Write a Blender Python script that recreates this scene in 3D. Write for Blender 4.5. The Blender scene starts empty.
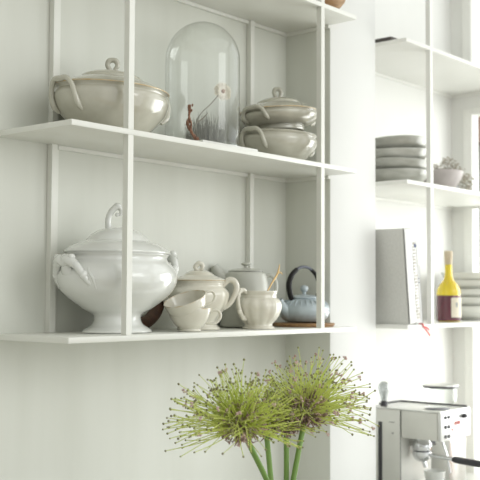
import bpy, bmesh, math, random
from mathutils import Vector, Matrix
PI = math.pi
random.seed(7)
COL = bpy.context.scene.collection

# ------------------------------------------------------------------ materials
def nt(name):
    m = bpy.data.materials.new(name); m.use_nodes = True
    t = m.node_tree; b = t.nodes['Principled BSDF']
    return m, t, b

def mat(name, c, rough=.5, metal=0, coat=0, c2=None, nscale=12, bump=0, bscale=60, stretch=None, trans=0, spec=.5, sss=0):
    m, t, b = nt(name)
    b.inputs['Base Color'].default_value = (*c, 1)
    b.inputs['Roughness'].default_value = rough
    b.inputs['Metallic'].default_value = metal
    b.inputs['Coat Weight'].default_value = coat
    b.inputs['Coat Roughness'].default_value = .06
    b.inputs['Transmission Weight'].default_value = trans
    b.inputs['Specular IOR Level'].default_value = spec
    if sss:
        b.inputs['Subsurface Weight'].default_value = sss
        b.inputs['Subsurface Scale'].default_value = .01
    tc = t.nodes.new('ShaderNodeTexCoord'); mp = t.nodes.new('ShaderNodeMapping')
    t.links.new(tc.outputs['Object'], mp.inputs['Vector'])
    if stretch: mp.inputs['Scale'].default_value = stretch
    if c2:
        n = t.nodes.new('ShaderNodeTexNoise'); n.inputs['Scale'].default_value = nscale; n.inputs['Detail'].default_value = 4
        r = t.nodes.new('ShaderNodeValToRGB')
        r.color_ramp.elements[0].position = .35; r.color_ramp.elements[1].position = .68
        r.color_ramp.elements[0].color = (*c2, 1); r.color_ramp.elements[1].color = (*c, 1)
        t.links.new(mp.outputs[0], n.inputs['Vector']); t.links.new(n.outputs['Fac'], r.inputs['Fac'])
        t.links.new(r.outputs['Color'], b.inputs['Base Color'])
    if bump:
        n2 = t.nodes.new('ShaderNodeTexNoise'); n2.inputs['Scale'].default_value = bscale; n2.inputs['Detail'].default_value = 3
        bp = t.nodes.new('ShaderNodeBump'); bp.inputs['Strength'].default_value = bump; bp.inputs['Distance'].default_value = .002
        t.links.new(mp.outputs[0], n2.inputs['Vector']); t.links.new(n2.outputs['Fac'], bp.inputs['Height'])
        t.links.new(bp.outputs[0], b.inputs['Normal'])
    return m

def glass_mat(name, tint=(1, 1, 1), rough=.02, base=.04, edge=.75, pw=2.6):
    """thin clear glass: transparent straight on, mirror-like towards the silhouette"""
    m = bpy.data.materials.new(name); m.use_nodes = True; t = m.node_tree; t.nodes.clear()
    o = t.nodes.new('ShaderNodeOutputMaterial'); mx = t.nodes.new('ShaderNodeMixShader')
    tr = t.nodes.new('ShaderNodeBsdfTransparent'); gl = t.nodes.new('ShaderNodeBsdfGlossy')
    tr.inputs[0].default_value = (*tint, 1); gl.inputs['Roughness'].default_value = rough
    lw = t.nodes.new('ShaderNodeLayerWeight'); lw.inputs['Blend'].default_value = .5
    p = t.nodes.new('ShaderNodeMath'); p.operation = 'POWER'; p.inputs[1].default_value = pw
    a = t.nodes.new('ShaderNodeMath'); a.operation = 'MULTIPLY_ADD'; a.inputs[1].default_value = edge; a.inputs[2].default_value = base
    t.links.new(lw.outputs['Facing'], p.inputs[0]); t.links.new(p.outputs[0], a.inputs[0])
    t.links.new(a.outputs[0], mx.inputs[0]); t.links.new(tr.outputs[0], mx.inputs[1]); t.links.new(gl.outputs[0], mx.inputs[2])
    t.links.new(mx.outputs[0], o.inputs['Surface'])
    return m

M = {}
def wall_material():
    m, t, b = nt('painted_boards')
    b.inputs['Roughness'].default_value = .55
    tc = t.nodes.new('ShaderNodeTexCoord'); mp = t.nodes.new('ShaderNodeMapping'); mp.inputs['Scale'].default_value = (1, 1, .12)
    n = t.nodes.new('ShaderNodeTexNoise'); n.inputs['Scale'].default_value = 9; n.inputs['Detail'].default_value = 5
    r = t.nodes.new('ShaderNodeValToRGB')
    r.color_ramp.elements[0].position = .3; r.color_ramp.elements[1].position = .75
    r.color_ramp.elements[0].color = (.62, .63, .565, 1); r.color_ramp.elements[1].color = (.675, .685, .625, 1)
    n2 = t.nodes.new('ShaderNodeTexNoise'); n2.inputs['Scale'].default_value = 45; n2.inputs['Detail'].default_value = 6
    bp = t.nodes.new('ShaderNodeBump'); bp.inputs['Strength'].default_value = .12; bp.inputs['Distance'].default_value = .003
    t.links.new(tc.outputs['Object'], mp.inputs[0]); t.links.new(mp.outputs[0], n.inputs['Vector']); t.links.new(mp.outputs[0], n2.inputs['Vector'])
    t.links.new(n.outputs['Fac'], r.inputs[0]); t.links.new(r.outputs[0], b.inputs['Base Color'])
    t.links.new(n2.outputs['Fac'], bp.inputs['Height']); t.links.new(bp.outputs[0], b.inputs['Normal'])
    return m
M['wall'] = wall_material()
M['wall_white'] = mat('white_plaster', (.84, .84, .81), .6, c2=(.82, .82, .79), nscale=5, bump=.08, bscale=40)
M['pillar'] = mat('pillar_plaster', (.74, .745, .72), .6, c2=(.72, .725, .70), nscale=5, bump=.08, bscale=40)
M['paint'] = mat('shelf_paint', (.76, .765, .715), .38, c2=(.73, .73, .67), nscale=8, bump=.05, bscale=90)
M['paint_white'] = mat('shelf_paint_white', (.88, .88, .84), .38, c2=(.86, .86, .82), nscale=8, bump=.05, bscale=90)
M['white'] = mat('ironstone_white', (.72, .73, .695), .14, coat=.7, c2=(.65, .66, .62), nscale=9)
M['cream'] = mat('cream_glaze', (.66, .635, .54), .2, coat=.6, c2=(.56, .53, .44), nscale=14)
M['creamlight'] = mat('light_cream_glaze', (.72, .70, .61), .2, coat=.6, c2=(.64, .61, .51), nscale=16)
M['oat'] = mat('oatmeal_glaze', (.53, .515, .43), .14, coat=.8, c2=(.41, .395, .32), nscale=10)
M['gilt'] = mat('worn_gilt', (.50, .35, .16), .3, metal=.35, c2=(.62, .54, .40), nscale=40)
M['greypot'] = mat('grey_stoneware', (.52, .525, .47), .4, coat=.2, c2=(.46, .465, .41), nscale=10)
M['pewter'] = mat('pewter_lid', (.36, .36, .34), .3, metal=.7)
M['blue'] = mat('pale_blue_enamel', (.46, .53, .56), .3, coat=.5, c2=(.37, .43, .46), nscale=18)
M['black'] = mat('black_lacquer', (.012, .011, .010), .45, spec=.25)
M['greymetal'] = mat('grey_cane', (.12, .13, .16), .4)
M['trivet'] = mat('honey_wood', (.42, .25, .11), .5, c2=(.26, .14, .06), nscale=8, stretch=(1, 12, 12))
M['darkwood'] = mat('dark_bristle_wood', (.10, .04, .016), .6, c2=(.045, .018, .008), nscale=60, bump=.8, bscale=300)
M['twig'] = mat('brass_twig', (.62, .43, .19), .35, metal=.3)
M['grey_bowl'] = mat('mottled_grey_glaze', (.58, .58, .53), .22, coat=.6, c2=(.40, .40, .35), nscale=11, stretch=(1, 1, 3))
M['pink_bowl'] = mat('pinkish_stoneware', (.52, .48, .46), .5, c2=(.42, .38, .37), nscale=20, bump=.3)
M['plate'] = mat('pale_plate_glaze', (.80, .81, .76), .25, coat=.4, c2=(.74, .75, .70), nscale=10)
M['marble'] = mat('pale_board', (.74, .74, .70), .4, c2=(.68, .68, .64), nscale=6)
M['slate'] = mat('dark_slate', (.07, .06, .055), .6, c2=(.11, .10, .09), nscale=20)
M['linen'] = mat('book_cloth_grey', (.74, .74, .71), .8, c2=(.69, .69, .66), nscale=120, bump=.3, bscale=500)
M['paper'] = mat('paper_white', (.80, .80, .77), .7, c2=(.74, .74, .70), nscale=60, stretch=(30, 1, 1))
M['coverwhite'] = mat('book_cover_white', (.78, .78, .76), .5, c2=(.72, .72, .70), nscale=30)
M['print'] = mat('printed_spine', (.30, .27, .23), .6, c2=(.58, .55, .48), nscale=60)
M['ink'] = mat('blue_ink', (.05, .07, .16), .6)
M['red'] = mat('red_ribbon', (.75, .06, .05), .6, c2=(.60, .04, .04), nscale=80)
M['steel'] = mat('brushed_steel', (.78, .78, .76), .36, metal=.75, c2=(.72, .72, .70), nscale=30, stretch=(1, 1, 14))
M['panel'] = mat('satin_panel', (.72, .72, .67), .42, metal=.15, c2=(.69, .69, .64), nscale=20)
M['chrome'] = mat('chrome', (.72, .73, .74), .1, metal=1)
M['darkglass'] = mat('dark_glass', (.12, .13, .15), .08, coat=1)
M['rubber'] = mat('black_rubber', (.045, .045, .05), .45)
M['copper'] = mat('copper', (.80, .42, .25), .3, metal=.6, c2=(.72, .35, .19), nscale=20)
M['redmark'] = mat('red_mark', (.75, .28, .25), .5)
M['yellow'] = mat('yellow_bottle', (.95, .78, .04), .1, coat=.6, c2=(.80, .60, .02), nscale=9, trans=.15)
M['maroon'] = mat('maroon_wrap', (.085, .02, .03), .25, coat=.5, c2=(.13, .03, .045), nscale=14)
M['label'] = mat('cream_label', (.74, .69, .57), .7, c2=(.70, .65, .52), nscale=20)
M['capsule'] = mat('beige_capsule', (.62, .53, .38), .5, c2=(.54, .45, .31), nscale=30)
M['stem'] = mat('green_stem', (.13, .24, .045), .45, c2=(.20, .34, .08), nscale=14, stretch=(1, 1, .3), sss=.1)
M['pedicel'] = mat('lime_pedicel', (.52, .62, .10), .5, c2=(.62, .68, .20), nscale=9)
M['bud'] = mat('seed_bud', (.20, .17, .10), .6, c2=(.27, .30, .09), nscale=30)
M['mauve'] = mat('withered_mauve', (.24, .15, .13), .8, c2=(.36, .27, .23), nscale=60)
M['blush'] = mat('blush_floret', (.62, .47, .42), .8, c2=(.46, .32, .28), nscale=60)
M['petal'] = mat('dried_petal', (.80, .76, .66), .7, c2=(.70, .65, .53), nscale=60)
M['petalcore'] = mat('petal_core', (.30, .16, .07), .8)
M['drystem'] = mat('dry_stem', (.22, .20, .16), .8)
M['seed'] = mat('rust_seed', (.30, .13, .07), .8, c2=(.20, .08, .04), nscale=90)
M['glass_reflection'] = mat('reflection_grey', (.36, .36, .32), .9, c2=(.26, .26, .23), nscale=40)  # grey tone for the dark reflection inside the cloche
M['dryleaf'] = mat('dusty_leaf', (.33, .32, .24), .8, c2=(.46, .40, .33), nscale=50)
M['greyvase'] = mat('grey_vase', (.42, .41, .41), .5, c2=(.36, .35, .35), nscale=12)
M['counter'] = mat('counter_stone', (.66, .66, .62), .35, c2=(.60, .60, .56), nscale=14)
M['floor'] = mat('oak_floor', (.34, .26, .18), .5, c2=(.26, .19, .12), nscale=5, stretch=(1, 9, 1))
M['rooftile'] = mat('roof_tile', (.42, .22, .17), .8, c2=(.30, .16, .12), nscale=30)
M['housewall'] = mat('pale_render', (.72, .70, .66), .9, c2=(.66, .64, .60), nscale=4)
M['grass'] = mat('lawn', (.30, .36, .20), .9, c2=(.24, .30, .16), nscale=3)
M['bottleglass'] = glass_mat('clear_glass', (.97, .99, .98), .02, .03, .55, 2.2)
M['cloche'] = glass_mat('cloche_glass', (.955, .965, .955), .03, .055, .9, 2.8)
M['bulbglass'] = glass_mat('bulb_glass', (.62, .64, .64), .05, .12, .7, 1.6)
M['window'] = glass_mat('window_glass', (.98, .99, .99), .02, .03, .5, 3)

# ------------------------------------------------------------------ helpers
def link(name, bm, m, parent=None, smooth=True, angle=40):
    bmesh.ops.recalc_face_normals(bm, faces=bm.faces)
    me = bpy.data.meshes.new(name); bm.to_mesh(me); bm.free()
    if smooth:
        me.polygons.foreach_set('use_smooth', [True] * len(me.polygons))
        try: me.set_sharp_from_angle(angle=math.radians(angle))
        except Exception: pass
    me.materials.append(m)
    o = bpy.data.objects.new(name, me); COL.objects.link(o)
    if parent: o.parent = parent
    return o

def tag(o, label=None, cat=None, group=None, kind=None):
    if label: o['label'] = label
    if cat: o['category'] = cat
    if group: o['group'] = group
    if kind: o['kind'] = kind
    return o

def thing(name, label, cat, loc=(0, 0, 0), rotz=0, group=None, rot=None):
    o = bpy.data.objects.new(name, None); COL.objects.link(o); o.empty_display_size = .02
    o.location = loc; o.rotation_euler = rot if rot else (0, 0, rotz)
    return tag(o, label, cat, group)

def box(bm, x0, x1, y0, y1, z0, z1, bev=0, seg=2):
    vs = [bm.verts.new((x, y, z)) for z in (z0, z1) for y in (y0, y1) for x in (x0, x1)]
    F = [(0, 2, 3, 1), (4, 5, 7, 6), (0, 1, 5, 4), (2, 6, 7, 3), (0, 4, 6, 2), (1, 3, 7, 5)]
    fs = [bm.faces.new([vs[i] for i in f]) for f in F]
    if bev:
        es = list({e for f in fs for e in f.edges})
        bmesh.ops.bevel(bm, geom=es, offset=bev, segments=seg, affect='EDGES', profile=.5)
    return bm

def bx(name, dims, m, parent=None, bev=.0015, **k):
    return link(name, box(bmesh.new(), *dims, bev=bev), m, parent, **k)

def lathe_bm(bm, prof, seg=72, sx=1, sy=1, fn=None, mtx=None):
    """prof: (r, z) pairs; fn(theta, z) multiplies the radius"""
    rings = []
    for r, z in prof:
        if r < 1e-6:
            v = Vector((0, 0, z)); rings.append([bm.verts.new(mtx @ v if mtx else v)]); continue
        ring = []
        for i in range(seg):
            a = 2 * PI * i / seg; k = fn(a, z) if fn else 1
            v = Vector((r * k * sx * math.cos(a), r * k * sy * math.sin(a), z))
            ring.append(bm.verts.new(mtx @ v if mtx else v))
        rings.append(ring)
    for a, b in zip(rings, rings[1:]):
        if len(a) == 1 and len(b) == 1: continue
        for i in range(seg):
            j = (i + 1) % seg
            if len(a) == 1: bm.faces.new((a[0], b[i], b[j]))
            elif len(b) == 1: bm.faces.new((a[i], a[j], b[0]))
            else: bm.faces.new((a[i], a[j], b[j], b[i]))
    return bm

def crv(pts, n=6):
    """Catmull-Rom through 2-D or 3-D points (tuples of any length)"""
    P = [tuple(p) for p in pts]; out = []
    for i in range(len(P) - 1):
        p0 = P[max(i - 1, 0)]; p1 = P[i]; p2 = P[i + 1]; p3 = P[min(i + 2, len(P) - 1)]
        for k in range(n):
            t = k / n
            out.append(tuple(.5 * ((2 * b) + (-a + c) * t + (2 * a - 5 * b + 4 * c - d) * t * t + (-a + 3 * b - 3 * c + d) * t ** 3)
                             for a, b, c, d in zip(p0, p1, p2, p3)))
    out.append(P[-1]); return out

def lathe(name, prof, m, parent=None, n=5, **k):
    ang = k.pop('angle', 50)
    prof = [(max(r, 0), z) for r, z in crv(prof, n)] if n else prof
    return link(name, lathe_bm(bmesh.new(), prof, **k), m, parent, angle=ang)

def tube_bm(bm, pts, rad, seg=12, n=6, hollow=False, flat=1, smoothp=True, up=None):
    rad = [rad] * len(pts) if isinstance(rad, (int, float)) else rad
    P = [(*p, r) for p, r in zip(pts, rad)]
    P = crv(P, n) if smoothp and n else P
    V = [Vector(p[:3]) for p in P]; R = [p[3] for p in P]
    T = [(V[min(i + 1, len(V) - 1)] - V[max(i - 1, 0)]).normalized() for i in range(len(V))]
    ref = Vector(up) if up else (Vector((0, 0, 1)) if abs(T[0].z) < .8 else Vector((1, 0, 0)))
    N = (ref - T[0] * ref.dot(T[0])).normalized(); rings = []
    for i in range(len(V)):
        N = (N - T[i] * N.dot(T[i])).normalized(); B = T[i].cross(N)
        def ring(c, r):
            return [bm.verts.new(c + (N * math.cos(2 * PI * k / seg) * flat + B * math.sin(2 * PI * k / seg)) * r) for k in range(seg)]
        rings.append(ring(V[i], R[i]))
    if hollow:
        rings.append(ring(V[-1], R[-1] * .78)); rings.append(ring(V[-1] - T[-1] * R[-1] * 1.2, R[-1] * .72))
    for a, b in zip(rings, rings[1:]):
        for i in range(seg):
            j = (i + 1) % seg; bm.faces.new((a[i], a[j], b[j], b[i]))
    bm.faces.new(rings[0][::-1]); bm.faces.new(rings[-1])
    return bm

def tube(name, pts, rad, m, parent=None, **k):
    return link(name, tube_bm(bmesh.new(), pts, rad, **k), m, parent, angle=60)

def ball_bm(bm, c, r, u=12, v=8, sc=(1, 1, 1)):
    mt = Matrix.Translation(c) @ Matrix.Diagonal((*sc, 1))
    lathe_bm(bm, [(r * math.sin(PI * i / v) if 0 < i < v else 0, -r * math.cos(PI * i / v)) for i in range(v + 1)], seg=u, mtx=mt)
    return bm

def copy_tree(o, parent=None):
    c = o.copy(); COL.objects.link(c); c.parent = parent
    for ch in list(o.children): copy_tree(ch, c)
    return c

def ring_profile(r, z, t, k=10):
    return [(r + t * math.cos(2 * PI * i / k), z + t * math.sin(2 * PI * i / k)) for i in range(k + 1)]

def trim_ring(name, r, z, t, m, parent, **k):
    return lathe(name, ring_profile(r, z, t), m, parent, n=0, **k)

# ------------------------------------------------------------------ the room
D, RD, PF = .2836, .348, .1024           # left back wall, right back wall, pillar face
R, PX, W = 1.175, 1.448, 2.4425          # pillar left side, pillar right side, right wall
TOP, BOT = 2.3, -1.55                     # ceiling height and floor level of this room
CT = -.645                                # worktop level
def struct(o): o['kind'] = 'structure'; return o
struct(bx('wall_back', (-2.6, R, D, D + .12, BOT, TOP), M['wall'], bev=0))
struct(bx('wall_niche', (PX, W, RD, RD + .12, BOT, TOP), M['wall_white'], bev=0))
bm = bmesh.new(); box(bm, R, PX, PF, RD + .12, BOT, TOP, bev=.004)
pl = link('trim_pillar', bm, M['pillar']); struct(pl); pl.data.materials.append(M['wall'])
for p in pl.data.polygons:
    if p.normal.x < -.8: p.material_index = 1        # left return in the boards' paint, its darker tone also standing for shade
bm = bmesh.new()                                        # side wall with two openings (upper and lower light)
box(bm, W, W + .10, .285, RD + .12, BOT, TOP)
box(bm, W, W + .10, -1.9, .285, BOT, CT - .1)
box(bm, W, W + .10, -1.9, .285, .905, 1.0)
box(bm, W, W + .10, -1.9, .285, 2.05, TOP)
box(bm, W, W + .10, -2.6, -1.9, BOT, TOP)
struct(link('wall_right', bm, M['wall_white']))
struct(bx('floor', (-2.6, W, -3.2, D, BOT - .05, BOT), M['floor'], bev=0))
struct(bx('ceiling', (-2.6, W + .1, -1.0, RD + .12, TOP, TOP + .05), M['wall_white'], bev=0))
def window(name, z0, z1, bars):
    w = bpy.data.objects.new(name, None); COL.objects.link(w); w.location = (W, 0, 0); struct(w)
    bm = bmesh.new(); y0, y1 = -1.9, .285; f = .042
    for a in ((y0, y0 + f, z0, z1), (y1 - f, y1, z0, z1), (y0 + f, y1 - f, z0, z0 + .028), (y0 + f, y1 - f, z1 - .028, z1)):
        box(bm, -.012, .05, *a, bev=.003)
    for b in bars: box(bm, .008, .04, b - .015, b + .015, z0 + .028, z1 - .028)
    link('window_frame', bm, M['paint_white'], w)
    bx('window_pane', (.022, .026, y0 + .04, y1 - .04, z0 + .02, z1 - .02), M['window'], w, bev=0)
window('window_1', CT - .1, .905, (-.45, -1.2))
window('window_2', 1.0, 2.05, (-.45, -1.2))

# outside, beyond the glass
h = thing('house', 'pale house with a red tiled roof seen outside through the window', 'house', (9.6, 3.6, 0))
bx('house_wall', (0, 3, -2.4, 2.4, -4.2, 1.95), M['housewall'], h, bev=0)
bm = bmesh.new()
vs = [bm.verts.new(p) for p in ((-.3, -2.7, 1.9), (-.3, 2.7, 1.9), (3.3, 2.7, 1.9), (3.3, -2.7, 1.9), (1.5, -2.7, 2.9), (1.5, 2.7, 2.9))]
for f in ((0, 1, 5, 4), (2, 3, 4, 5), (0, 4, 3), (1, 2, 5), (0, 3, 2, 1)): bm.faces.new([vs[i] for i in f])
link('house_roof', bm, M['rooftile'], h, smooth=False)
for yy in (-1.2, .6): bx('house_window', (-.03, .01, yy, yy + .7, .2, 1.3), M['darkglass'], h, bev=0)
struct(bx('ground', (W + .3, 16, -8, 12, -4.3, -4.2), M['grass'], bev=0))

# ------------------------------------------------------------------ shelf units
T = .0139
Z1, Z2, Z3 = 0.0, .5, .994
def post(parent, xc, yc, z0, z1, m, w=.0172):
    return bx('post', (xc - w / 2, xc + w / 2, yc - w / 2, yc + w / 2, z0, z1), m, parent, bev=.0008)
u = thing('shelf_unit', 'painted three-tier wall shelf with slim square posts, left of the pillar, holding tureens and teapots', 'shelf')
for z in (Z1, Z2, Z3):
    bm = bmesh.new()
    # a notch where the board meets the pillar's return is not needed: the board ends flush with it
    box(bm, 0, R - .0004, 0, D - .0004, z - T, z, bev=.001)
    link('shelf_board', bm, M['paint'], u)
    if z > 0:
        bm = bmesh.new(); box(bm, .19, R - .001, D - .010, D - .0006, z - T - .011, z - T - .0003)
        box(bm, R - .010, R - .0008, PF, D - .010, z - T - .011, z - T - .0003)
        link('cleat', bm, M['paint'], u)
segs = ((Z1, Z2 - T), (Z2, Z3 - T), (Z3, 1.5))
for xc, yc in ((.1875, .0090), (.9905, .0090), (.1710, D - .0095), (.975, D - .0095)):
    bm = bmesh.new()
    for a, b in segs: box(bm, xc - .0089, xc + .0089, yc - .0089, yc + .0089, a + .0002, b - .0002)
    link('post', bm, M['paint'], u)
for xc in (.1885, .9925):
    bm = bmesh.new()
    for a, b in segs: box(bm, xc - .006, xc + .006, D - .0055, D - .0004, a + .0003, b - .012)
    link('batten', bm, M['paint'], u)

r = thing('shelf_unit', 'white wall shelf in the niche right of the pillar, with books and bowls', 'shelf')
ZR1, ZR2, ZR3 = 0.0, .4955, .9854
for z in (ZR1, ZR2, ZR3):
    bx('shelf_board', (1.483, W - .0006, 0, RD - .0004, z - T, z), M['paint_white'], r, bev=.001)
    if z > 0:
        bm = bmesh.new(); box(bm, 1.49, W - .01, RD - .010, RD - .0006, z - T - .011, z - T - .0003)
        box(bm, W - .010, W - .0008, .03, RD - .010, z - T - .011, z - T - .0003)
        link('cleat', bm, M['paint_white'], r)
segs = ((ZR1, ZR2 - T), (ZR2, ZR3 - T), (ZR3, 1.5))
for xc, yc in ((1.6545, .0090),):
    bm = bmesh.new()
    for a, b in segs: box(bm, xc - .0089, xc + .0089, yc - .0089, yc + .0089, a + .0002, b - .0002)
    link('post', bm, M['paint_white'], r)

# ------------------------------------------------------------------ big white tureen
t = thing('soup_tureen', 'large white footed soup tureen with domed lid and scrolled handles', 'tureen', (.287, .147, Z1))
SX, SY = 1.17, .86
lathe('bowl', [(0, .004), (.06, .004), (.084, .001), (.086, .006), (.078, .013), (.064, .022), (.058, .036), (.062, .048), (.083, .060), (.115, .084),
               (.139, .108), (.150, .134), (.149, .152), (.138, .172), (.126, .185), (.124, .194), (.129, .201), (.127, .204), (.120, .199), (.10, .15), (0, .10)],
      M['white'], t, sx=SX, sy=SY)
ld = lathe('lid', [(.131, .203), (.133, .206), (.131, .210), (.118, .220), (.099, .230), (.082, .235), (.077, .240), (.066, .252), (.044, .265), (.020, .271), (0, .272)],
           M['white'], t, sx=SX, sy=SY)
bm = bmesh.new()
# finial: a twisted stalk arching over and curling back, with a leaf where it leaves the lid
tube_bm(bm, [(-.024, 0, .262), (-.027, 0, .282), (-.025, 0, .300), (-.016, 0, .316), (-.004, 0, .325), (.006, 0, .318), (.005, 0, .306), (-.003, 0, .304)],
        [.010, .0078, .0075, .008, .0085, .006, .0045, .0025], seg=12)
ball_bm(bm, (-.003, 0, .327), .009, sc=(1.2, 1, .9)); ball_bm(bm, (-.004, 0, .304), .0055)
tube_bm(bm, [(.024, 0, .264), (.020, 0, .274), (.010, 0, .279)], [.008, .007, .003], seg=10)
f = link('finial', bm, M['white'], ld); f.rotation_euler = (0, 0, -.75)
for s in (-1, 1):
    bm = bmesh.new(); q = -.012 if s < 0 else .008
    for yy in (-1, 1):   # two arms that spring from the shoulder and join in a scrolled leafy grip
        tube_bm(bm, [(s * .128, yy * .060, .124 + q), (s * .150, yy * .056, .140 + q), (s * .163, yy * .048, .160 + q), (s * .172, yy * .034, .182 + q), (s * .177, yy * .012, .190 + q)],
                [.004, .0075, .009, .0105, .011], seg=10)
        ball_bm(bm, (s * .160, yy * .050, .158 + q), .0125, sc=(1, .8, 1))
    tube_bm(bm, [(s * .174, -.034, .184 + q), (s * .180, -.014, .195 + q), (s * .181, 0, .188 + q), (s * .180, .014, .195 + q), (s * .174, .034, .184 + q)], [.011, .0135, .011, .0135, .011], seg=12)
    for yy in (-.026, 0, .026): ball_bm(bm, (s * .178, yy, .201 + q), .0105, sc=(1, .8, .8))
    tube_bm(bm, [(s * .150, 0, .150 + q), (s * .168, 0, .165 + q), (s * .176, 0, .186 + q)], [.024, .020, .012], seg=12, flat=.6)
    link('handle', bm, M['white'], t)
def on_body(a, z, rr):
    return (rr * SX * math.cos(a), rr * SY * math.sin(a), z)
# moulded relief twigs on the body beside the left handle and a rosette on the front
for a0, sg in ((PI * 1.16, 1), (PI * .87, -1)):
    bm = bmesh.new()
    tube_bm(bm, [on_body(a0 - sg * .05, .162, .140), on_body(a0, .150, .147), on_body(a0 + sg * .06, .138, .149), on_body(a0 + sg * .10, .112, .142)], [.005, .0045, .004, .0015], seg=8)
    tube_bm(bm, [on_body(a0 + sg * .03, .144, .1485), on_body(a0 - sg * .02, .130, .1485), on_body(a0 - sg * .03, .116, .143)], [.004, .003, .0012], seg=8)
    tube_bm(bm, [on_body(a0 + sg * .06, .138, .149), on_body(a0 + sg * .13, .135, .149)], [.0035, .0012], seg=8)
    link('relief_twig', bm, M['white'], t)
bm = bmesh.new()
for k in range(6):
    aa = k * PI / 3
    ball_bm(bm, on_body(PI * 1.36 + .04 * math.cos(aa), .146 + .006 * math.sin(aa), .1485), .0055, sc=(1, .6, 1))
link('relief_rosette', bm, M['white'], t)

# ------------------------------------------------------------------ oval dishes
def oval_dish(t, m, h, rx, ry, rimtrim=True, handles=True, base=0, feet=False):
    """rx, ry: half lengths; h: body height"""
    k = ry / rx
    fl = (lambda a, z: 1 + .012 * math.cos(12 * a) * max(0, 1 - z / h * 1.2)) if feet else None
    lathe('bowl', [(0, base + .004), (.50 * rx, base + .003), (.60 * rx, base), (.62 * rx, base + .006), (.62 * rx, base + .014), (.74 * rx, base + .26 * h), (.92 * rx, base + .50 * h),
                   (1.0 * rx, base + .74 * h), (.985 * rx, base + .86 * h), (.955 * rx, base + .92 * h), (1.0 * rx, base + .985 * h), (.995 * rx, base + h), (.95 * rx, base + .97 * h), (.80 * rx, base + .4 * h), (0, base + .2 * h)],
          m, t, sx=1, sy=k, fn=fl)
    if rimtrim: trim_ring('gilt_rim', 1.0 * rx, base + .99 * h, .0017, M['gilt'], t, sx=1, sy=k)
    if handles:
        for s in (-1, 1):
            z0 = base
            P = [(.82, .34, .42), (.91, .36, .52), (.97, .35, .70), (1.00, .30, .90), (1.03, .18, 1.03), (1.04, 0, 1.03)]
            P = P + [(x, -y, z) for x, y, z in P[-2::-1]]; q = [.004, .0075, .0070, .0065, .0068, .008, .0068, .0065, .0070, .0075, .004]
            tube('handle', [(s * x * rx, -y * ry, base + z * h) for x, y, z in P], q, m, t, seg=12)
def oval_lid(t, m, z, rx, ry, h, fh, fr=.013, ang=0):
    k = ry / rx
    l = lathe('lid', [(.99 * rx, z - .001), (1.0 * rx, z + .003), (.96 * rx, z + .10 * h), (.80 * rx, z + .34 * h), (.66 * rx, z + .50 * h), (.58 * rx, z + .56 * h), (.54 * rx, z + .72 * h), (.38 * rx, z + .92 * h), (.15 * rx, z + h), (0, z + h)], m, t, sx=1, sy=k)
    bm = bmesh.new(); zt = z + h - .002
    # pierced ring finial: two arms up and over
    tube_bm(bm, [(-.004, 0, zt - .002), (-.007, 0, zt + fh * .25), (-fr, 0, zt + fh * .6), (-fr * .7, 0, zt + fh * .92), (0, 0, zt + fh), (fr * .7, 0, zt + fh * .92), (fr, 0, zt + fh * .6), (.007, 0, zt + fh * .25), (.004, 0, zt - .002)],
            [.008, .006, .0062, .0072, .0065, .0072, .0062, .006, .008], seg=10)
    o = link('finial', bm, m, l); o.rotation_euler = (0, 0, ang)
    return l

t = thing('covered_dish', 'large oval cream covered dish with a brown-gilt rim, on the middle shelf left end', 'dish', (.262, .150, Z2))
oval_dish(t, M['oat'], .124, .168, .124)
oval_lid(t, M['oat'], .123, .160, .118, .050, .034, ang=-.8)

t = thing('serving_dish', 'oval oatmeal serving dish without lid, under the gilt-rimmed covered dish right of the glass cloche', 'dish', (.952, .142, Z2), 0.05)
oval_dish(t, M['oat'], .092, .140, .112, rimtrim=False, feet=True)
t = thing('covered_dish', 'smaller oval covered dish with gilt rim, stacked on another dish right of the glass cloche', 'dish', (.960, .140, Z2 + .105), rot=(-.06, -.05, .05))
oval_dish(t, M['oat'], .060, .138, .112)
oval_lid(t, M['oat'], .059, .138, .112, .046, .032, fr=.011, ang=-.8)

# ------------------------------------------------------------------ glass cloche, its board and the dried flowers
b = bx('serving_board', (.465, .698, .016, .262, Z2 + .0004, Z2 + .010), M['marble'], bev=.003)
tag(b, 'thin pale flat board under the glass cloche on the middle shelf', 'board')
zb = Z2 + .0104
c = thing('glass_cloche', 'tall clear glass dome cloche over dried flowers on the middle shelf', 'cloche', (.597, .138, zb))
H, RC = .362, .106
prof = [(RC + .003, .001), (RC + .0035, .004), (RC, .008), (RC, .06), (RC, .16), (RC, H - RC * 1.05)]
for i in range(1, 13):
    a = i / 12 * PI / 2; prof.append((RC * math.cos(a) if i < 12 else 0, H - RC * 1.05 + RC * 1.05 * math.sin(a)))
lathe('glass_dome', prof, M['cloche'], c, n=0, seg=96)
lathe('glass_foot_rim', ring_profile(RC + .001, .0045, .0035, 10), M['bottleglass'], c, n=0, seg=96)

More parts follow.
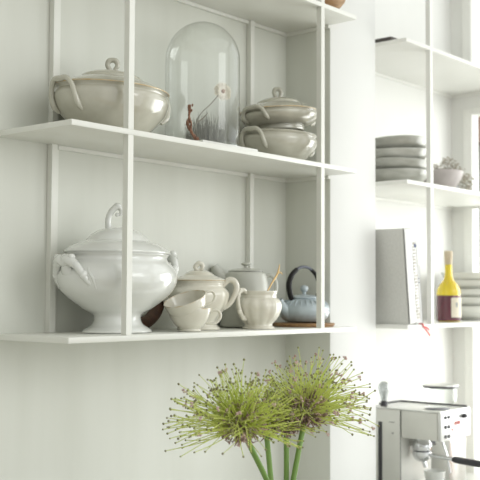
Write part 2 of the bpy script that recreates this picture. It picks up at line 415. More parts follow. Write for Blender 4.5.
d = thing('dried_flower', 'dried pale daisy on a thin curved stem inside the glass cloche', 'dried flower', (.580, .13, zb))
tube('stem', [(-.002, 0, .002), (-.016, 0, .035), (-.018, 0, .066), (.004, 0, .100), (.044, 0, .132), (.084, 0, .170)], .0013, M['drystem'], d, seg=6)
bm = bmesh.new()
tube_bm(bm, [(-.016, 0, .070), (.004, -.002, .082), (.026, -.004, .102)], [.0012, .0022, .001], seg=6)
link('leaf', bm, M['drystem'], d)
bm = bmesh.new(); hd = Vector((.090, -.005, .174)); ax = Vector((-.42, -.88, .12)).normalized()
e1 = ax.cross(Vector((0, 0, 1))).normalized(); e2 = ax.cross(e1)
for k in range(26):
    a = 2 * PI * k / 26; dr = e1 * math.cos(a) + e2 * math.sin(a); L = .027 + random.uniform(-.002, .002); w = dr.cross(ax) * .0046
    p0 = hd + dr * .006; p1 = hd + dr * L * .6 + ax * .004; p2 = hd + dr * L + ax * random.uniform(-.003, .003)
    v = [bm.verts.new(q) for q in (p0 - w * .5, p0 + w * .5, p1 + w, p2 + w * .5, p2 - w * .5, p1 - w)]; bm.faces.new(v)
link('petals', bm, M['petal'], d, smooth=False)
bm = bmesh.new(); ball_bm(bm, hd + ax * .002, .0060); link('flower_centre', bm, M['petalcore'], d)
d = thing('dried_flower', 'rust brown dried seed spike curving beside the daisy stem in the glass cloche', 'dried flower', (.546, .12, zb))
pts = [(.022, 0, .002), (.006, 0, .020), (-.012, 0, .036), (-.024, 0, .058), (-.024, 0, .084), (-.016, 0, .112)]
tube('stem', pts, .0014, M['seed'], d, seg=6)
bm = bmesh.new()
for q in crv(pts, 8)[6:]:
    for k in range(3):
        a = random.random() * 6.3; w_ = .0035 + .003 * math.sin(q[2] * 130)
        ball_bm(bm, (q[0] + w_ * math.cos(a), q[1] + w_ * math.sin(a), q[2] + random.uniform(-.003, .003)), .0030, u=6, v=4, sc=(.8, .8, 1.5))
link('seed_heads', bm, M['seed'], d)
bm = bmesh.new(); rs = random.Random(3)  # blades put in for the blurred dark room mirrored in the dome
for k in range(620):
    a = rs.random() * 6.3; q = rs.random() ** .5 * .062; x, y = q * math.cos(a), q * math.sin(a) * .8; hh = rs.uniform(.04, .125) * (1.05 - q * 7)
    dx, dy = rs.uniform(-.012, .012), rs.uniform(-.012, .012)
    tube_bm(bm, [(x, y, .001), (x + dx * .4, y + dy * .4, hh * .6), (x + dx, y + dy, hh)], [.0007, .0006, .0003], seg=4, n=2)
o = link('reflection_blades', bm, M['glass_reflection']); o.location = (.622, .150, zb)
tag(o, 'low tuft of dark blades standing in for a dark reflection in the glass cloche', 'reflection stand-in', kind='stuff')

# ------------------------------------------------------------------ bottom shelf: brush, sugar bowl, teapot, cups, creamer, blue kettle
t = thing('wooden_brush', 'curved dark brown wooden brush lying behind the white tureen foot', 'brush', (.47, .225, Z1))
tube('brush_head', [(-.060, 0, .022), (-.035, -.004, .019), (0, 0, .024), (.035, .006, .044), (.060, .010, .072), (.078, .012, .105)], [.012, .0185, .018, .018, .015, .009], M['darkwood'], t, seg=16, flat=1)

t = thing('sugar_bowl', 'cream lidded two-handled sugar bowl with gilt edge, between white tureen and grey teapot', 'bowl', (.601, .151, Z1), -.72)
lathe('bowl', [(0, .003), (.05, .003), (.056, .001), (.057, .006), (.050, .013), (.046, .022), (.056, .040), (.071, .065), (.079, .090), (.079, .104), (.072, .116), (.066, .122), (.066, .130), (.069, .136), (.066, .137), (.06, .12), (0, .08)],
      M['creamlight'], t, sx=1.06, sy=.95, fn=lambda a, z: 1 + .026 * math.cos(8 * a) * (1 if .02 < z < .110 else 0))
l = lathe('lid', [(.0685, .136), (.071, .139), (.067, .143), (.052, .149), (.042, .153), (.034, .160), (.020, .166), (0, .167)], M['creamlight'], t, sx=1.06, sy=.95)
trim_ring('gilt_rim', .0705, .1385, .0012, M['gilt'], l, sx=1.06, sy=.95)
bm = bmesh.new(); tube_bm(bm, [(-.003, 0, .163), (-.007, 0, .169), (-.010, 0, .178), (0, 0, .187), (.010, 0, .182), (.008, 0, .172), (.001, 0, .170)], [.007, .006, .0065, .007, .0065, .0055, .003], seg=10)
link('finial', bm, M['creamlight'], l)
for s in (-1, 1):
    tube('handle', [(s * .070, 0, .060), (s * .088, 0, .074), (s * .103, 0, .100), (s * .108, 0, .122), (s * .100, 0, .138), (s * .084, 0, .140), (s * .068, 0, .124)], [.006, .0075, .008, .0085, .009, .0085, .007], M['creamlight'], t, seg=12)

t = thing('teapot', 'tall grey stoneware teapot with pewter lid, behind the small cream pots', 'teapot', (.868, .200, Z1), -.80); t.scale = (1, 1, .935)
lathe('pot', [(0, .002), (.070, .002), (.078, .006), (.079, .016), (.077, .05), (.073, .10), (.067, .150), (.062, .170), (.057, .178), (.052, .180), (.048, .176), (.05, .1), (0, .05)], M['greypot'], t)
l = lathe('lid', [(.053, .180), (.054, .183), (.050, .186), (.034, .190), (.014, .193), (.007, .195), (.007, .200), (.014, .204), (.016, .207), (.012, .211), (0, .212)], M['greypot'], t)
trim_ring('pewter_rim', .053, .1815, .0022, M['pewter'], l)
tube('spout', [(-.045, 0, .134), (-.066, 0, .152), (-.082, 0, .172), (-.094, 0, .192), (-.099, 0, .200)], [.025, .021, .017, .0150, .0155], M['greypot'], t, seg=16, hollow=True)
tube('handle', [(.056, 0, .158), (.070, 0, .170), (.084, 0, .164), (.092, 0, .142), (.090, 0, .112), (.082, 0, .084), (.070, 0, .072)], .0050, M['greypot'], t, seg=12, flat=1.3)

def make_cup(name, label, loc, rot, group):
    t = thing(name, label, 'cup', loc, 0, group, rot=rot)
    lathe('bowl', [(0, .004), (.026, .004), (.030, .001), (.031, .004), (.029, .008), (.040, .018), (.051, .034), (.057, .052), (.0585, .0615), (.0572, .0620), (.054, .050), (.046, .030), (.030, .014), (0, .010)],
          M['creamlight'], t, fn=lambda a, z: 1 + .006 * math.cos(10 * a))
    trim_ring('gilt_rim', .0578, .0617, .0009, M['gilt'], t)
    tube('handle', [(.052, 0, .050), (.066, 0, .058), (.080, 0, .053), (.083, 0, .038), (.072, 0, .024), (.058, 0, .022), (.044, 0, .022)], [.004, .0042, .004, .004, .004, .0038, .003], M['creamlight'], t, seg=10)
    return t
make_cup('teacup', 'cream teacup standing upright on the lower shelf, holding another cup', (.486, .078, Z1), (0, 0, -.70), 'stacked cream teacups')
# the second cup lies tipped inside the first
make_cup('teacup', 'tilted cream teacup resting inside another cup before the sugar bowl', (.4900, .077, Z1 + .031), (.20, -.36, -.55), 'stacked cream teacups')

t = thing('creamer_pot', 'ribbed cream open pot with scrolled side handle, a golden twig spoon in it', 'pot', (.782, .080, Z1), -.08)
lathe('bowl', [(0, .004), (.040, .004), (.046, .001), (.047, .005), (.040, .011), (.042, .018), (.056, .034), (.065, .054), (.067, .070), (.061, .084), (.053, .091), (.052, .098), (.055, .108), (.054, .111), (.050, .106), (.05, .08), (0, .05)],
      M['creamlight'], t, fn=lambda a, z: 1 + (.055 * abs(math.cos(6 * a)) - .03) * (1 if .012 < z < .088 else .2))
bm = tube_bm(bmesh.new(), [(-.050, 0, .104), (-.066, 0, .113), (-.082, 0, .104), (-.086, 0, .084), (-.080, 0, .060), (-.070, 0, .040), (-.054, 0, .028)], [.006, .0065, .0065, .006, .006, .006, .005], seg=12)
for q in ((-.074, 0, .111), (-.084, 0, .098), (-.078, 0, .052), (-.064, 0, .034)): ball_bm(bm, q, .0085, sc=(1, .8, 1))
link('handle', bm, M['creamlight'], t)
t = thing('twig_spoon', 'slim golden twig-shaped spoon with forked tip standing in the ribbed pot', 'spoon', (.790, .080, Z1))
bm = bmesh.new()
tube_bm(bm, [(-.002, 0, .066), (.022, -.002, .100), (.050, -.006, .138), (.066, -.010, .160), (.071, -.012, .176), (.074, -.013, .190)], [.0028, .0024, .0025, .0032, .0022, .0012], seg=8)
tube_bm(bm, [(.068, -.011, .164), (.078, -.013, .166), (.086, -.015, .160)], [.003, .0022, .001], seg=8)
link('spoon_handle', bm, M['twig'], t)
bm = bmesh.new(); ball_bm(bm, (-.004, 0, .062), .012, sc=(.8, .8, .7)); link('spoon_bowl', bm, M['twig'], t)

o = lathe('trivet', [(0, 0.0004), (.088, .0004), (.096, .003), (.100, .007), (.100, .010), (.092, .012), (0, .012)], M['trivet'], None, n=3)
o.location = (1.072, .135, Z1); tag(o, 'round honey brown wooden trivet under the blue kettle', 'trivet')
t = thing('cast_teapot', 'low pale blue cast teapot with dark arched handle on a wooden trivet', 'teapot', (1.078, .135, Z1 + .0124), -.22)
lathe('pot', [(0, .002), (.045, .002), (.062, .006), (.076, .020), (.082, .036), (.079, .050), (.066, .064), (.046, .074), (.036, .077), (0, .077)], M['blue'], t)
bm = bmesh.new()
for k in range(26):   # a band of short raised drips on the shoulder
    a = 2 * PI * k / 26; r0, r1 = .056, .078
    tube_bm(bm, [(r0 * math.cos(a), r0 * math.sin(a), .071), (.070 * math.cos(a), .070 * math.sin(a), .062), (r1 * math.cos(a), r1 * math.sin(a), .050)], [.0018, .0026, .0014], seg=6, n=3)
link('relief_band', bm, M['blue'], t)
l = lathe('lid', [(.044, .075), (.046, .078), (.044, .081), (.032, .086), (.012, .089), (.006, .091), (.006, .096), (.011, .101), (.0125, .108), (.010, .115), (0, .119)], M['blue'], t)
tube('spout', [(-.058, 0, .030), (-.080, 0, .042), (-.092, 0, .056), (-.100, 0, .072)], [.024, .018, .013, .0105], M['blue'], t, seg=14, hollow=True)
tube('handle', [(-.050, 0, .070), (-.060, 0, .096), (-.062, 0, .122), (-.050, 0, .150), (-.026, 0, .170), (0, 0, .176), (.026, 0, .170), (.050, 0, .150), (.062, 0, .122), (.060, 0, .096), (.050, 0, .070)], .0048, M['greymetal'], t, seg=10)
tube('handle_grip', [(-.0515, 0, .072), (-.0605, 0, .098), (-.0625, 0, .122), (-.0505, 0, .150), (-.030, 0, .168)], [.0080, .0092, .0092, .0084, .0068], M['black'], t, seg=12)
tube('handle_grip', [(.0535, 0, .080), (.0605, 0, .098), (.0625, 0, .122), (.0505, 0, .150), (.030, 0, .168)], [.0055, .0065, .0065, .0062, .0055], M['black'], t, seg=12)

# top shelf: something of wood, its right end just in the frame
o = lathe('wooden_bowl', [(0, .0004), (.05, .0004), (.075, .006), (.115, .030), (.135, .052), (.131, .053), (.11, .034), (.06, .014), (0, .012)], M['trivet'], None)
o.location = (1.085, .145, Z3); tag(o, 'shallow wooden bowl at the end of the top shelf, left of the pillar', 'bowl')

# ------------------------------------------------------------------ right unit
o = bx('slate_board', (1.4835, 1.575, .060, .32, ZR3 + .0004, ZR3 + .013), M['slate'], bev=.001)
tag(o, 'thin dark slate board lying on the top shelf of the niche', 'board')
GB = ('lowest mottled grey bowl of the stack in the niche', 'second mottled grey bowl from the bottom of the niche stack', 'third mottled grey bowl from the bottom of the niche stack', 'topmost mottled grey bowl of the stack in the niche')
proto = None
for k in range(4):
    if k == 0:
        proto = lathe('stoneware_bowl', [(0, .003), (.06, .003), (.066, .0005), (.068, .005), (.082, .010), (.104, .026), (.114, .044), (.117, .054), (.1145, .055), (.108, .044), (.09, .030), (.05, .022), (0, .021)],
                      M['grey_bowl'], None, fn=lambda a, z: 1 + .016 * math.sin(3 * a + 1) + .007 * math.sin(7 * a))
        o = proto
    else:
        o = proto.copy(); COL.objects.link(o)
    o.location = (1.686 + (0, .003, -.002, .001)[k], .160 + (0, -.002, .003, 0)[k], ZR2 + .0004 + .0385 * k); o.rotation_euler = ((0, .024, -.022, .03)[k], (0, -.03, .030, -.022)[k], k * 1.3)
    tag(o, GB[k], 'bowl', 'stack of mottled grey bowls')
o = lathe('stoneware_bowl', [(0, .003), (.034, .003), (.038, .0005), (.042, .006), (.060, .026), (.078, .052), (.088, .076), (.0885, .083), (.0855, .083), (.078, .060), (.05, .026), (0, .012)], M['pink_bowl'], None)
o.location = (1.985, .150, ZR2 + .0004); tag(o, 'deep pinkish grey bowl beside the shelf post, before the dried flowers', 'bowl')
t = thing('dried_posy', 'small grey vase of dusty dried flowers by the window', 'dried flowers', (2.225, .245, ZR2))
lathe('vase', [(0, .001), (.030, .001), (.036, .006), (.044, .030), (.042, .055), (.028, .074), (.026, .084), (.030, .090), (.026, .090), (.022, .076), (.03, .04), (0, .02)], M['greyvase'], t)
bm = bmesh.new(); bl = bmesh.new(); rs = random.Random(11)
for k in range(64):
    a = rs.random() * 6.3; sp = rs.uniform(.03, .17); z = rs.uniform(.09, .165) - (sp ** 2) * 3.2
    dx = sp * math.cos(a); dy = sp * math.sin(a) * .7
    if dy > .070: dy = .070
    e = Vector((dx, dy, z)); tube_bm(bm, [(0, 0, .070), (dx * .35, dy * .35, .07 + (z - .07) * .7 + .012), e], .0011, seg=4, n=3)
    for j in range(9):
        q = e + Vector((rs.uniform(-1, 1), rs.uniform(-1, 1), rs.uniform(-1, 1))) * .020
        ball_bm(bl, q, rs.uniform(.0028, .0055), u=6, v=4, sc=(1, 1, .7))
link('stems', bm, M['drystem'], t)['kind'] = 'stuff'; link('florets', bl, M['dryleaf'], t)['kind'] = 'stuff'

# books: local frame leans towards the pillar
def book(name, label, x0, x1, y0, y1, z1, lean, cover, page=True, group='books on the lower niche shelf'):
    t = thing(name, label, 'book', (x0, 0, Z1 + .0006), 0, group, rot=(0, lean, 0))
    w = x1 - x0; c = .003
    bm = bmesh.new()
    box(bm, 0, c, y0, y1, 0, z1); box(bm, w - c, w, y0, y1, 0, z1)
    box(bm, 0, w, y0, y0 + c, 0, z1)
    link('cover', bm, cover, t, smooth=False)
    bx('pages', (c, w - c, y0 + c, y1 - .004, .003, z1 - .004), M['paper'], t, bev=0)
    return t
L = math.radians(-6.5)
b1 = book('slipcased_book', 'thick pale grey cloth-covered book, largest, nearest the pillar on the niche shelf', 1.505, 1.552, .006, .290, .327, L, M['linen'])
bx('spine_panel', (.003, .044, .0045, .0062, .004, .322), M['coverwhite'], b1, bev=.0006)
b2 = book('thin_book', 'thin book with a printed patterned spine, leaning between two white books', 1.560, 1.594, .012, .24, .286, L, M['coverwhite'])
bm = bmesh.new(); rs = random.Random(5)
for k in range(24):      # the small printed marks running down the spine
    z = .018 + k * .0112; x = .005 + rs.uniform(0, .006)
    box(bm, x, x + rs.uniform(.010, .018), .0105, .0122, z, z + rs.uniform(.004, .008))
link('spine_print', bm, M['print'], b2, smooth=False)
bx('spine_top_mark', (.018, .030, .0102, .0122, .264, .276), M['ink'], b2, bev=0)
b3 = book('thin_book', 'slim white booklet with a blue mark, leaning against the shelf post', 1.599, 1.622, .020, .20, .205, L, M['coverwhite'])
bm = bmesh.new()
tube_bm(bm, [(.004, .0195, .150), (.008, .0193, .142), (.0145, .0195, .147)], .0012, seg=6); tube_bm(bm, [(.004, .0195, .160), (.009, .0193, .156), (.014, .0195, .160)], .001, seg=6)
link('blue_mark', bm, M['ink'], b3)
t = thing('ribbon_bookmark', 'red ribbon bookmark hanging over the niche shelf edge from the books', 'bookmark', (1.577, 0, 0))
for dx, dz in ((.052, -.040), (.046, -.020)):
    bm = bmesh.new()
    P = crv([(0, .012, .0022), (.002, -.001, .0022), (.008, -.004, -.008), (dx * .55, -.005, dz * .65 + .002), (dx, -.0035, dz)], 6); prev = None
    for q in P:
        v = (bm.verts.new((q[0] - .0022, q[1], q[2] - .002)), bm.verts.new((q[0] + .0022, q[1] - .0006, q[2] + .002)))
        if prev: bm.faces.new((prev[0], prev[1], v[1], v[0]))
        prev = v
    o = link('ribbon_tail', bm, M['red'], t); s = o.modifiers.new('thick', 'SOLIDIFY'); s.thickness = .0007

# bottle
t = thing('liqueur_bottle', 'yellow glass bottle with maroon lower half and cream label beside the shelf post', 'bottle', (1.958, .102, Z1 + .0004))
lathe('glass_body', [(0, .004), (.036, .001), (.043, .003), (.0455, .010), (.0455, .06), (.0455, .106), (.044, .122), (.036, .140), (.022, .158), (.0155, .176), (.0142, .200), (.0140, .222), (.0140, .236), (0, .236)], M['yellow'], t)
lathe('maroon_wrap', [(.0452, .004), (.0462, .007), (.0462, .05), (.0462, .098), (.0455, .101)], M['maroon'], t, n=0)
lathe('capsule', [(.0148, .218), (.0152, .220), (.0160, .250), (.0165, .252), (.0165, .266), (.0150, .270), (0, .270)], M['capsule'], t, n=0)
bm = bmesh.new(); prev = None
for k in range(15):
    a = math.radians(-140 + k * 92 / 14); v = (bm.verts.new((.0468 * math.cos(a), .0468 * math.sin(a), .018)), bm.verts.new((.0468 * math.cos(a), .0468 * math.sin(a), .092)))
    if prev: bm.faces.new((prev[0], v[0], v[1], prev[1]))
    prev = v
lb = link('paper_label', bm, M['label'], t)
bm = bmesh.new(); a = math.radians(-112); e = Vector((math.cos(a), math.sin(a), 0)); s_ = Vector((-math.sin(a), math.cos(a), 0))
sh = [(-.005, .074), (.005, .074), (.006, .066), (.0035, .058), (0, .054), (-.0035, .058), (-.006, .066)]
bm.faces.new([bm.verts.new(e * .0473 + s_ * x + Vector((0, 0, z))) for x, z in sh]); link('emblem', bm, M['pewter'], lb, smooth=False)

PB = ('lowest pale bowl of the stack behind the bottle', 'second pale bowl up in the stack behind the bottle', 'third pale bowl up in the stack behind the bottle', 'fourth pale bowl up in the stack behind the bottle', 'topmost wide pale bowl of the stack behind the bottle')
for k in range(5):
    if k == 0:
        proto = lathe('porcelain_bowl', [(0, .003), (.055, .003), (.062, .0005), (.066, .006), (.090, .016), (.112, .034), (.120, .050), (.1215, .056), (.119, .056), (.10, .036), (.05, .024), (0, .023)], M['plate'], None)
        o = proto
    else: o = proto.copy(); COL.objects.link(o)
    o.location = (2.296, .170, Z1 + .0004 + .0345 * k); s = (1, 1.0, 1.0, 1.0, 1.08)[k]; o.scale = (s, s, 1)
    o.rotation_euler = ((0, .01, -.012, .008, .01)[k], (0, .015, -.01, .012, -.02)[k], 0)
    tag(o, PB[k], 'bowl', 'stack of pale porcelain bowls')

# ------------------------------------------------------------------ worktop and the coffee corner
c = thing('kitchen_counter', 'pale kitchen counter under the shelves', 'counter', (0, 0, 0))
bm = bmesh.new(); box(bm, -2.5, R - .001, -.52, D - .001, CT - .04, CT, bev=.003); box(bm, R - .001, PX + .001, -.52, PF - .001, CT - .04, CT); box(bm, PX + .001, W - .002, -.52, RD - .001, CT - .04, CT)
link('worktop', bm, M['counter'], c)
bx('cabinet_body', (-2.5, W - .002, -.48, PF - .002, BOT + .001, CT - .041), M['paint'], c)

X0, X1, Y0, Y1, ZT = 1.62, 1.838, -.046, .245, -.300
e = thing('espresso_machine', 'brushed steel espresso machine with black portafilter handle below the niche shelves', 'espresso machine', (0, 0, 0))
bm = bmesh.new()
box(bm, X0, X1, .112, Y1, CT + .012, ZT - .006, bev=.004)
link('rear_column', bm, M['panel'], e)
bm = bmesh.new(); box(bm, X0, X1, Y0 + .012, .110, -.402, ZT - .006, bev=.004)
link('head_housing', bm, M['panel'], e)
bx('control_panel', (X0 + .001, X1 - .001, Y0 - .002, Y0 + .0115, -.404, ZT - .003), M['steel'], e, bev=.004)
bx('base', (X0, X1, Y0 - .03, .110, CT + .012, CT + .062), M['steel'], e, bev=.004)
bm = bmesh.new()
for k in range(9): box(bm, X0 + .012 + k * .0225, X0 + .022 + k * .0225, Y0 - .024, .10, CT + .0622, CT + .066)
link('drip_grate', bm, M['chrome'], e)
for x in (X0 + .03, X1 - .03):
    for y in (Y0 + .01, Y1 - .03):
        o = lathe('foot', [(0, .0002), (.012, .0002), (.013, .006), (.012, .0118), (0, .0118)], M['rubber'], e, n=0, seg=20); o.location = (x, y, CT)
tp = bx('top_tray', (X0, X1, Y0, Y1, ZT - .0058, ZT), M['steel'], e, bev=.002)
bm = bmesh.new(); box(bm, X1 - .008, X1, Y0 + .01, Y1, ZT + .0002, ZT + .0055, bev=.001); box(bm, X0 + .07, X1 - .008, Y1 - .008, Y1, ZT + .0002, ZT + .0050, bev=.001)
link('cup_rail', bm, M['rubber'], e)
o = lathe('bean_lid', [(0, .0002), (.050, .0002), (.052, .003), (.048, .006), (0, .0065)], M['darkglass'], e, n=0); o.location = (X0 + .085, .012, ZT); o.scale = (1, .85, 1)
bx('water_gauge', (X0 - .0018, X0 + .001, .188, .203, -.62, -.352), M['rubber'], e, bev=.0006)
bm = bmesh.new(); box(bm, X0 - .0008, X0 + .001, .1112, .1126, CT + .02, ZT - .008); link('panel_seam', bm, M['rubber'], e)
for q in ((.136, .158, -.352, -.349), (.140, .147, -.392, -.386)):
    bm = bmesh.new(); box(bm, X0 - .0009, X0 + .001, *q); link('small_print', bm, M['pewter'], e)
for z in (-.322, -.355, -.388):
    for x in (X0 + .032, X0 + .056):
        bm = bmesh.new(); lathe_bm(bm, [(0, .004), (.006, .004), (.0068, 0), (0, 0)][::-1], seg=20, mtx=Matrix.Translation((x, Y0 - .0022, z)) @ Matrix.Rotation(PI / 2, 4, 'X'))
        link('button', bm, M['rubber'], e)
bm = bmesh.new()
for k in range(4):   # an unreadable red mark made of short rounded strokes, with a red lamp under it
    x = X0 + .096 + k * .011
    tube_bm(bm, [(x, Y0 - .003, -.352), (x + .002, Y0 - .003, -.343), (x + .007, Y0 - .003, -.341), (x + .009, Y0 - .003, -.350), (x + .004, Y0 - .003, -.354)], .0013, seg=6)
ball_bm(bm, (X0 + .080, Y0 - .003, -.368), .004)
link('red_marking', bm, M['redmark'], e)
bm = bmesh.new(); lathe_bm(bm, [(0, 0), (.0085, 0), (.0085, .012), (.007, .016), (0, .016)], seg=24, mtx=Matrix.Translation((X0 + .160, Y0 - .002, -.326)) @ Matrix.Rotation(PI / 2, 4, 'X'))
link('steam_knob', bm, M['rubber'], e)
GX, GY = X0 + .070, .066
o = lathe('group_head', [(0, -.450), (.030, -.450), (.034, -.446), (.034, -.425), (.028, -.418), (.028, -.4025), (0, -.4025)], M['chrome'], e, n=0); o.location = (GX, GY, 0)
pf = lathe('portafilter', [(0, -.486), (.018, -.486), (.026, -.480), (.0325, -.470), (.0345, -.462), (.0345, -.4515), (0, -.4515)], M['chrome'], e, n=0); pf.location = (GX, GY, 0)
bm = bmesh.new(); tube_bm(bm, [(0, -.03, -.463), (0, -.126, -.468)], .0065, seg=12, smoothp=False); ob = link('handle_neck', bm, M['chrome'], pf)
tube('portafilter_handle', [(0, -.122, -.468), (0, -.135, -.469), (0, -.17, -.471), (0, -.21, -.473), (0, -.240, -.474)], [.009, .0115, .0115, .012, .0105], M['rubber'], pf, seg=16)
tube('pour_spout', [(0, -.004, -.484), (0, -.010, -.496), (0, -.014, -.508)], [.008, .007, .006], M['chrome'], pf, seg=12)
tube('steam_wand', [(X1 - .03, .06, -.403), (X1 - .03, .05, -.430), (X1 - .028, .03, -.49), (X1 - .028, .02, -.54)], .0048, M['chrome'], e, seg=10)
bm = bmesh.new(); box(bm, X0 + .120, X0 + .16, .060, .106, -.44, -.4025, bev=.002); link('dark_bracket', bm, M['rubber'], e)

t = thing('glass_bulb', 'small clear glass bulb with dark base standing on the espresso machine', 'bulb', (1.655, .202, ZT + .0004))
lathe('bulb_glass', [(.010, .016), (.0115, .026), (.015, .042), (.0195, .056), (.0205, .068), (.016, .080), (.008, .087), (0, .088)], M['bulbglass'], t)
lathe('bulb_base', [(0, 0), (.012, 0), (.013, .004), (.0105, .008), (.0115, .012), (.011, .018), (0, .019)], M['rubber'], t, n=0)
bm = bmesh.new(); tube_bm(bm, [(0, 0, .018), (-.004, 0, .045), (0, 0, .055), (.004, 0, .045), (0, 0, .020)], .0009, seg=6); link('filament', bm, M['pewter'], t)
# coffee grinder behind the machine, only its glass hopper and lid rise above
t = thing('coffee_grinder', 'coffee grinder with clear round hopper and dark steel lid behind the espresso machine', 'grinder', (2.06, .195, CT))
bx('grinder_body', (-.068, .068, -.075, .075, .002, .305), M['steel'], t, bev=.01)
lathe('hopper', [(.045, .3055), (.050, .315), (.062, .335), (.064, .345), (.064, .385)], M['bottleglass'], t, n=0)
lathe('hopper_lid', [(0, .3852), (.066, .3852), (.069, .388), (.070, .394), (.069, .397), (.060, .4), (0, .401)], M['steel'], t, n=0)
lathe('lid_band', [(.0662, .3845), (.0702, .387), (.0706, .3935), (.0690, .3945)], M['rubber'], t, n=0)

# cups and pans around the machine
t = thing('espresso_cup', 'white cup on the drip tray under the portafilter', 'cup', (GX + .01, GY - .045, CT + .0665), 0)
lathe('bowl', [(0, .003), (.020, .002), (.024, .0), (.028, .010), (.034, .035), (.037, .056), (.0375, .060), (.0355, .059), (.030, .030), (0, .012)], M['white'], t)
tube('handle', [(.033, 0, .048), (.048, 0, .050), (.052, 0, .036), (.042, 0, .022), (.031, 0, .020)], .0032, M['white'], t, seg=10)
t = thing('milk_jug', 'small polished steel milk jug in front of the espresso machine', 'jug', (1.80, -.165, CT))
lathe('jug_body', [(0, .001), (.040, .001), (.043, .005), (.043, .05), (.036, .085), (.035, .11), (.038, .125), (.036, .125), (.033, .11), (.040, .05), (0, .01)], M['chrome'], t)
tube('handle', [(.034, -.006, .108), (.060, -.02, .108), (.064, -.022, .07), (.042, -.012, .03)], .004, M['chrome'], t, seg=10)
t = thing('copper_pan', 'copper saucepan with a long handle beyond the espresso machine', 'pan', (2.11, -.080, CT))
lathe('pan_body', [(0, .001), (.072, .001), (.078, .006), (.080, .05), (.080, .150), (.083, .153), (.079, .154), (.076, .05), (.07, .01), (0, .008)], M['copper'], t, n=0)
tube('pan_handle', [(-.074, -.02, .136), (-.11, -.032, .158), (-.16, -.045, .172), (-.19, -.053, .172)], [.007, .006, .007, .008], M['copper'], t, seg=12, flat=.6)
t = thing('copper_pan', 'smaller copper pan nested in the saucepan beyond the espresso machine', 'pan', (2.11, -.080, CT + .0085))
lathe('pan_body', [(0, .001), (.055, .001), (.060, .006), (.062, .05), (.062, .172), (.064, .175), (.061, .176), (.058, .05), (.05, .01), (0, .008)], M['copper'], t, n=0)
tube('pan_handle', [(.05, -.035, .165), (.085, -.06, .185), (.12, -.085, .192)], [.006, .005, .006], M['copper'], t, seg=12, flat=.6)
t = thing('storage_jar', 'clear glass storage jar with a dark lid at the right edge by the window', 'jar', (2.32, .02, CT))
lathe('jar_glass', [(.05, .001), (.056, .006), (.057, .05), (.057, .17), (.050, .186), (.049, .196)], M['bottleglass'], t, n=0)
lathe('jar_lid', [(0, .197), (.053, .197), (.055, .200), (.055, .209), (.051, .212), (0, .213)], M['pewter'], t, n=0)
lathe('jar_contents', [(0, .003), (.052, .003), (.054, .05), (.054, .12), (0, .125)], M['label'], t, n=0)

# ------------------------------------------------------------------ alliums in a vase
v = thing('flower_vase', 'clear glass vase on the counter holding the green alliums', 'vase', (.335, -.345, CT))
lathe('vase_glass', [(0, .002), (.045, .001), (.05, .006), (.052, .05), (.048, .12), (.038, .18), (.035, .20), (.040, .215), (.038, .215), (.033, .20), (.046, .12), (.048, .05), (0, .012)], M['bottleglass'], v)
def allium(label, head, foot, rad, n, lean, seed, bend=0, spread=(-.35, 1.0), mid=None, fl=.9):
    rs = random.Random(seed)
    hx, hy, hz = head; fx, fy, fz = foot
    t = thing('allium', label, 'flower', (fx, fy, fz), 0, 'green seed-head alliums in the vase')
    hd = Vector((hx - fx, hy - fy, hz - fz)); L = Vector(lean).normalized()
    tube('stem', [(0, 0, 0), (mid - fx, 0, .205), tuple(hd)], [.0062, .0062, .0066], M['stem'], t, seg=12)
    bp = bmesh.new(); bb = bmesh.new(); bc = bmesh.new(); bf = bmesh.new()
    for k in range(n):
        while True:
            d = Vector((rs.gauss(0, 1), rs.gauss(0, 1), rs.gauss(0, 1))).normalized()
            d = (d + L * .55).normalized()
            if spread[0] < d.z < spread[1]: break
        ln = rad * rs.uniform(.55, 1.0) * (1 + .12 * (d.x * L.x > 0)) * (1 - .18 * max(0, d.z))
        droop = rs.uniform(-.10, .05) * ln
        side = Vector((rs.uniform(-1, 1), rs.uniform(-1, 1), rs.uniform(-1, 1))) * .10 * ln
        o0 = hd + d * .012; o1 = hd + d * ln * .5 + side + Vector((0, 0, .05 * ln)); o2 = hd + d * ln + Vector((0, 0, droop + .04 * ln))
        tube_bm(bp, [o0, o1, o2], [.0013, .0010, .0008], seg=4, n=3)
        tdir = (o2 - o1).normalized()
        s = rs.uniform(.0019, .0031)
        (ball_bm(bb, o2 + tdir * s, s, u=6, v=4) if rs.random() < fl else [ball_bm(bf, o2 + Vector((rs.uniform(-1, 1), rs.uniform(-1, 1), rs.uniform(-1, 1))) * .004, .0024, u=5, v=4) for _ in range(5)])
    for k in range(int(n * 2.6)):   # the dense withered florets round the core
        d = Vector((rs.gauss(0, 1), rs.gauss(0, 1), rs.gauss(0, .8))).normalized(); q = rs.uniform(.06, .40) * rad * .85
        p = hd + d * q + Vector((0, 0, .010))
        e_ = p + Vector((rs.uniform(-1, 1), rs.uniform(-1, 1), rs.uniform(-1, 1))) * .010
        tgt = bc if rs.random() < .68 else bf
        tube_bm(tgt, [p - d * .012, p, e_], [.0007, .0022, .0008], seg=4, n=1)
    for bmx, nm, mt in ((bp, 'pedicels', 'pedicel'), (bb, 'seed_buds', 'bud'), (bc, 'withered_core', 'mauve'), (bf, 'pale_florets', 'blush')):
        o = link(nm, bmx, M[mt], t); o['kind'] = 'stuff'
FZ = CT + .014
allium('leftmost green allium head, leaning left on a bent stem', (.192, -.350, -.190), (.362, -.345, FZ), .156, 350, (-.45, .05, .55), 1, spread=(-.36, .97), mid=.352, fl=.94)
allium('small green allium head at the back, between the two big heads', (.322, -.315, -.202), (.326, -.330, FZ), .122, 170, (-.1, .3, .75), 2, spread=(-.20, .98), mid=.334)
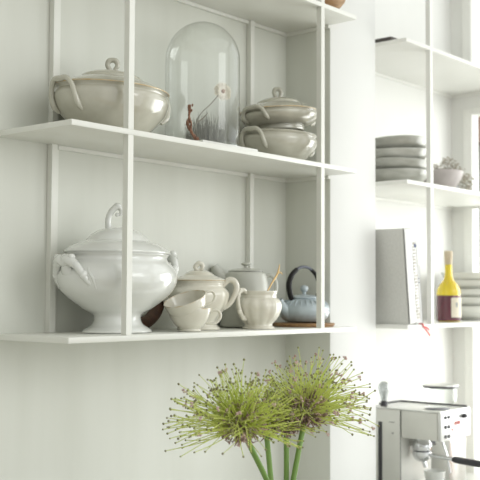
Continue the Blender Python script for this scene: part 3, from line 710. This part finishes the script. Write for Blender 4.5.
allium('shorter green allium low in the bunch, just left of the rightmost one', (.374, -.335, -.206), (.330, -.352, FZ), .118, 150, (.1, .2, .8), 3, spread=(-.25, .98), mid=.350)
allium('rightmost big green allium head with mauve florets, leaning right', (.408, -.365, -.178), (.312, -.362, FZ), .162, 350, (.42, -.1, .60), 4, spread=(-.30, .98), mid=.336, fl=.78)

# ------------------------------------------------------------------ light
wd = bpy.data.worlds.new('daylight'); bpy.context.scene.world = wd; wd.use_nodes = True
t = wd.node_tree; bg = t.nodes['Background']
tc = t.nodes.new('ShaderNodeTexCoord'); dt = t.nodes.new('ShaderNodeVectorMath'); dt.operation = 'DOT_PRODUCT'
dt.inputs[1].default_value = (.86, -.42, .28)
mr = t.nodes.new('ShaderNodeMapRange'); mr.inputs['From Min'].default_value = -.5; mr.inputs['From Max'].default_value = .9
mr.inputs['To Min'].default_value = 0; mr.inputs['To Max'].default_value = 1; mr.interpolation_type = 'SMOOTHSTEP'
rp = t.nodes.new('ShaderNodeValToRGB')
rp.color_ramp.elements[0].color = (.54, .54, .505, 1); rp.color_ramp.elements[1].color = (1.35, 1.37, 1.35, 1)
t.links.new(tc.outputs['Generated'], dt.inputs[0]); t.links.new(dt.outputs['Value'], mr.inputs['Value']); t.links.new(mr.outputs[0], rp.inputs[0])
t.links.new(rp.outputs[0], bg.inputs['Color']); bg.inputs['Strength'].default_value = 1.0

def area(name, loc, target, sx, sy, power, col):
    l = bpy.data.lights.new(name, 'AREA'); l.shape = 'RECTANGLE'; l.size = sx; l.size_y = sy; l.energy = power; l.color = col
    o = bpy.data.objects.new(name, l); COL.objects.link(o); o.location = loc
    o.rotation_euler = (Vector(target) - Vector(loc)).to_track_quat('-Z', 'Y').to_euler(); return o
area('window_light', (W + .55, -.85, .30), (.9, .2, .25), 1.3, 1.5, 25, (1, .995, .98))
area('niche_fill_light', (W + .35, -.30, -.45), (1.7, .25, .5), 1.0, .5, 7, (1, .99, .96))  # added fill lamp that lifts the undersides of the niche shelves
area('room_window_light', (1.5, -3.6, 1.2), (.8, 0, .3), 1.6, 1.6, 23, (.98, 1, 1))

# ------------------------------------------------------------------ camera
cam = bpy.data.cameras.new('camera'); co = bpy.data.objects.new('camera', cam); COL.objects.link(co)
th, pit, roll = math.radians(49.9179), .0544, .0049
fw = Vector((math.sin(th) * math.cos(pit), math.cos(th) * math.cos(pit), math.sin(pit)))
r0 = Vector((math.cos(th), -math.sin(th), 0)); u0 = r0.cross(fw)
rr = r0 * math.cos(roll) + u0 * math.sin(roll); uu = u0 * math.cos(roll) - r0 * math.sin(roll)
mtx = Matrix((rr, uu, -fw)).transposed().to_4x4(); mtx.translation = (-1.515, -1.780625, .09775)
co.matrix_world = mtx
cam.sensor_width = 36; cam.lens = 1014.52 / 480 * 36; cam.clip_start = .05
cam.dof.use_dof = True; cam.dof.focus_distance = 2.55; cam.dof.aperture_fstop = 5.0
bpy.context.scene.camera = co
bpy.context.scene.view_settings.view_transform = 'Standard'
bpy.context.scene.view_settings.exposure = .12
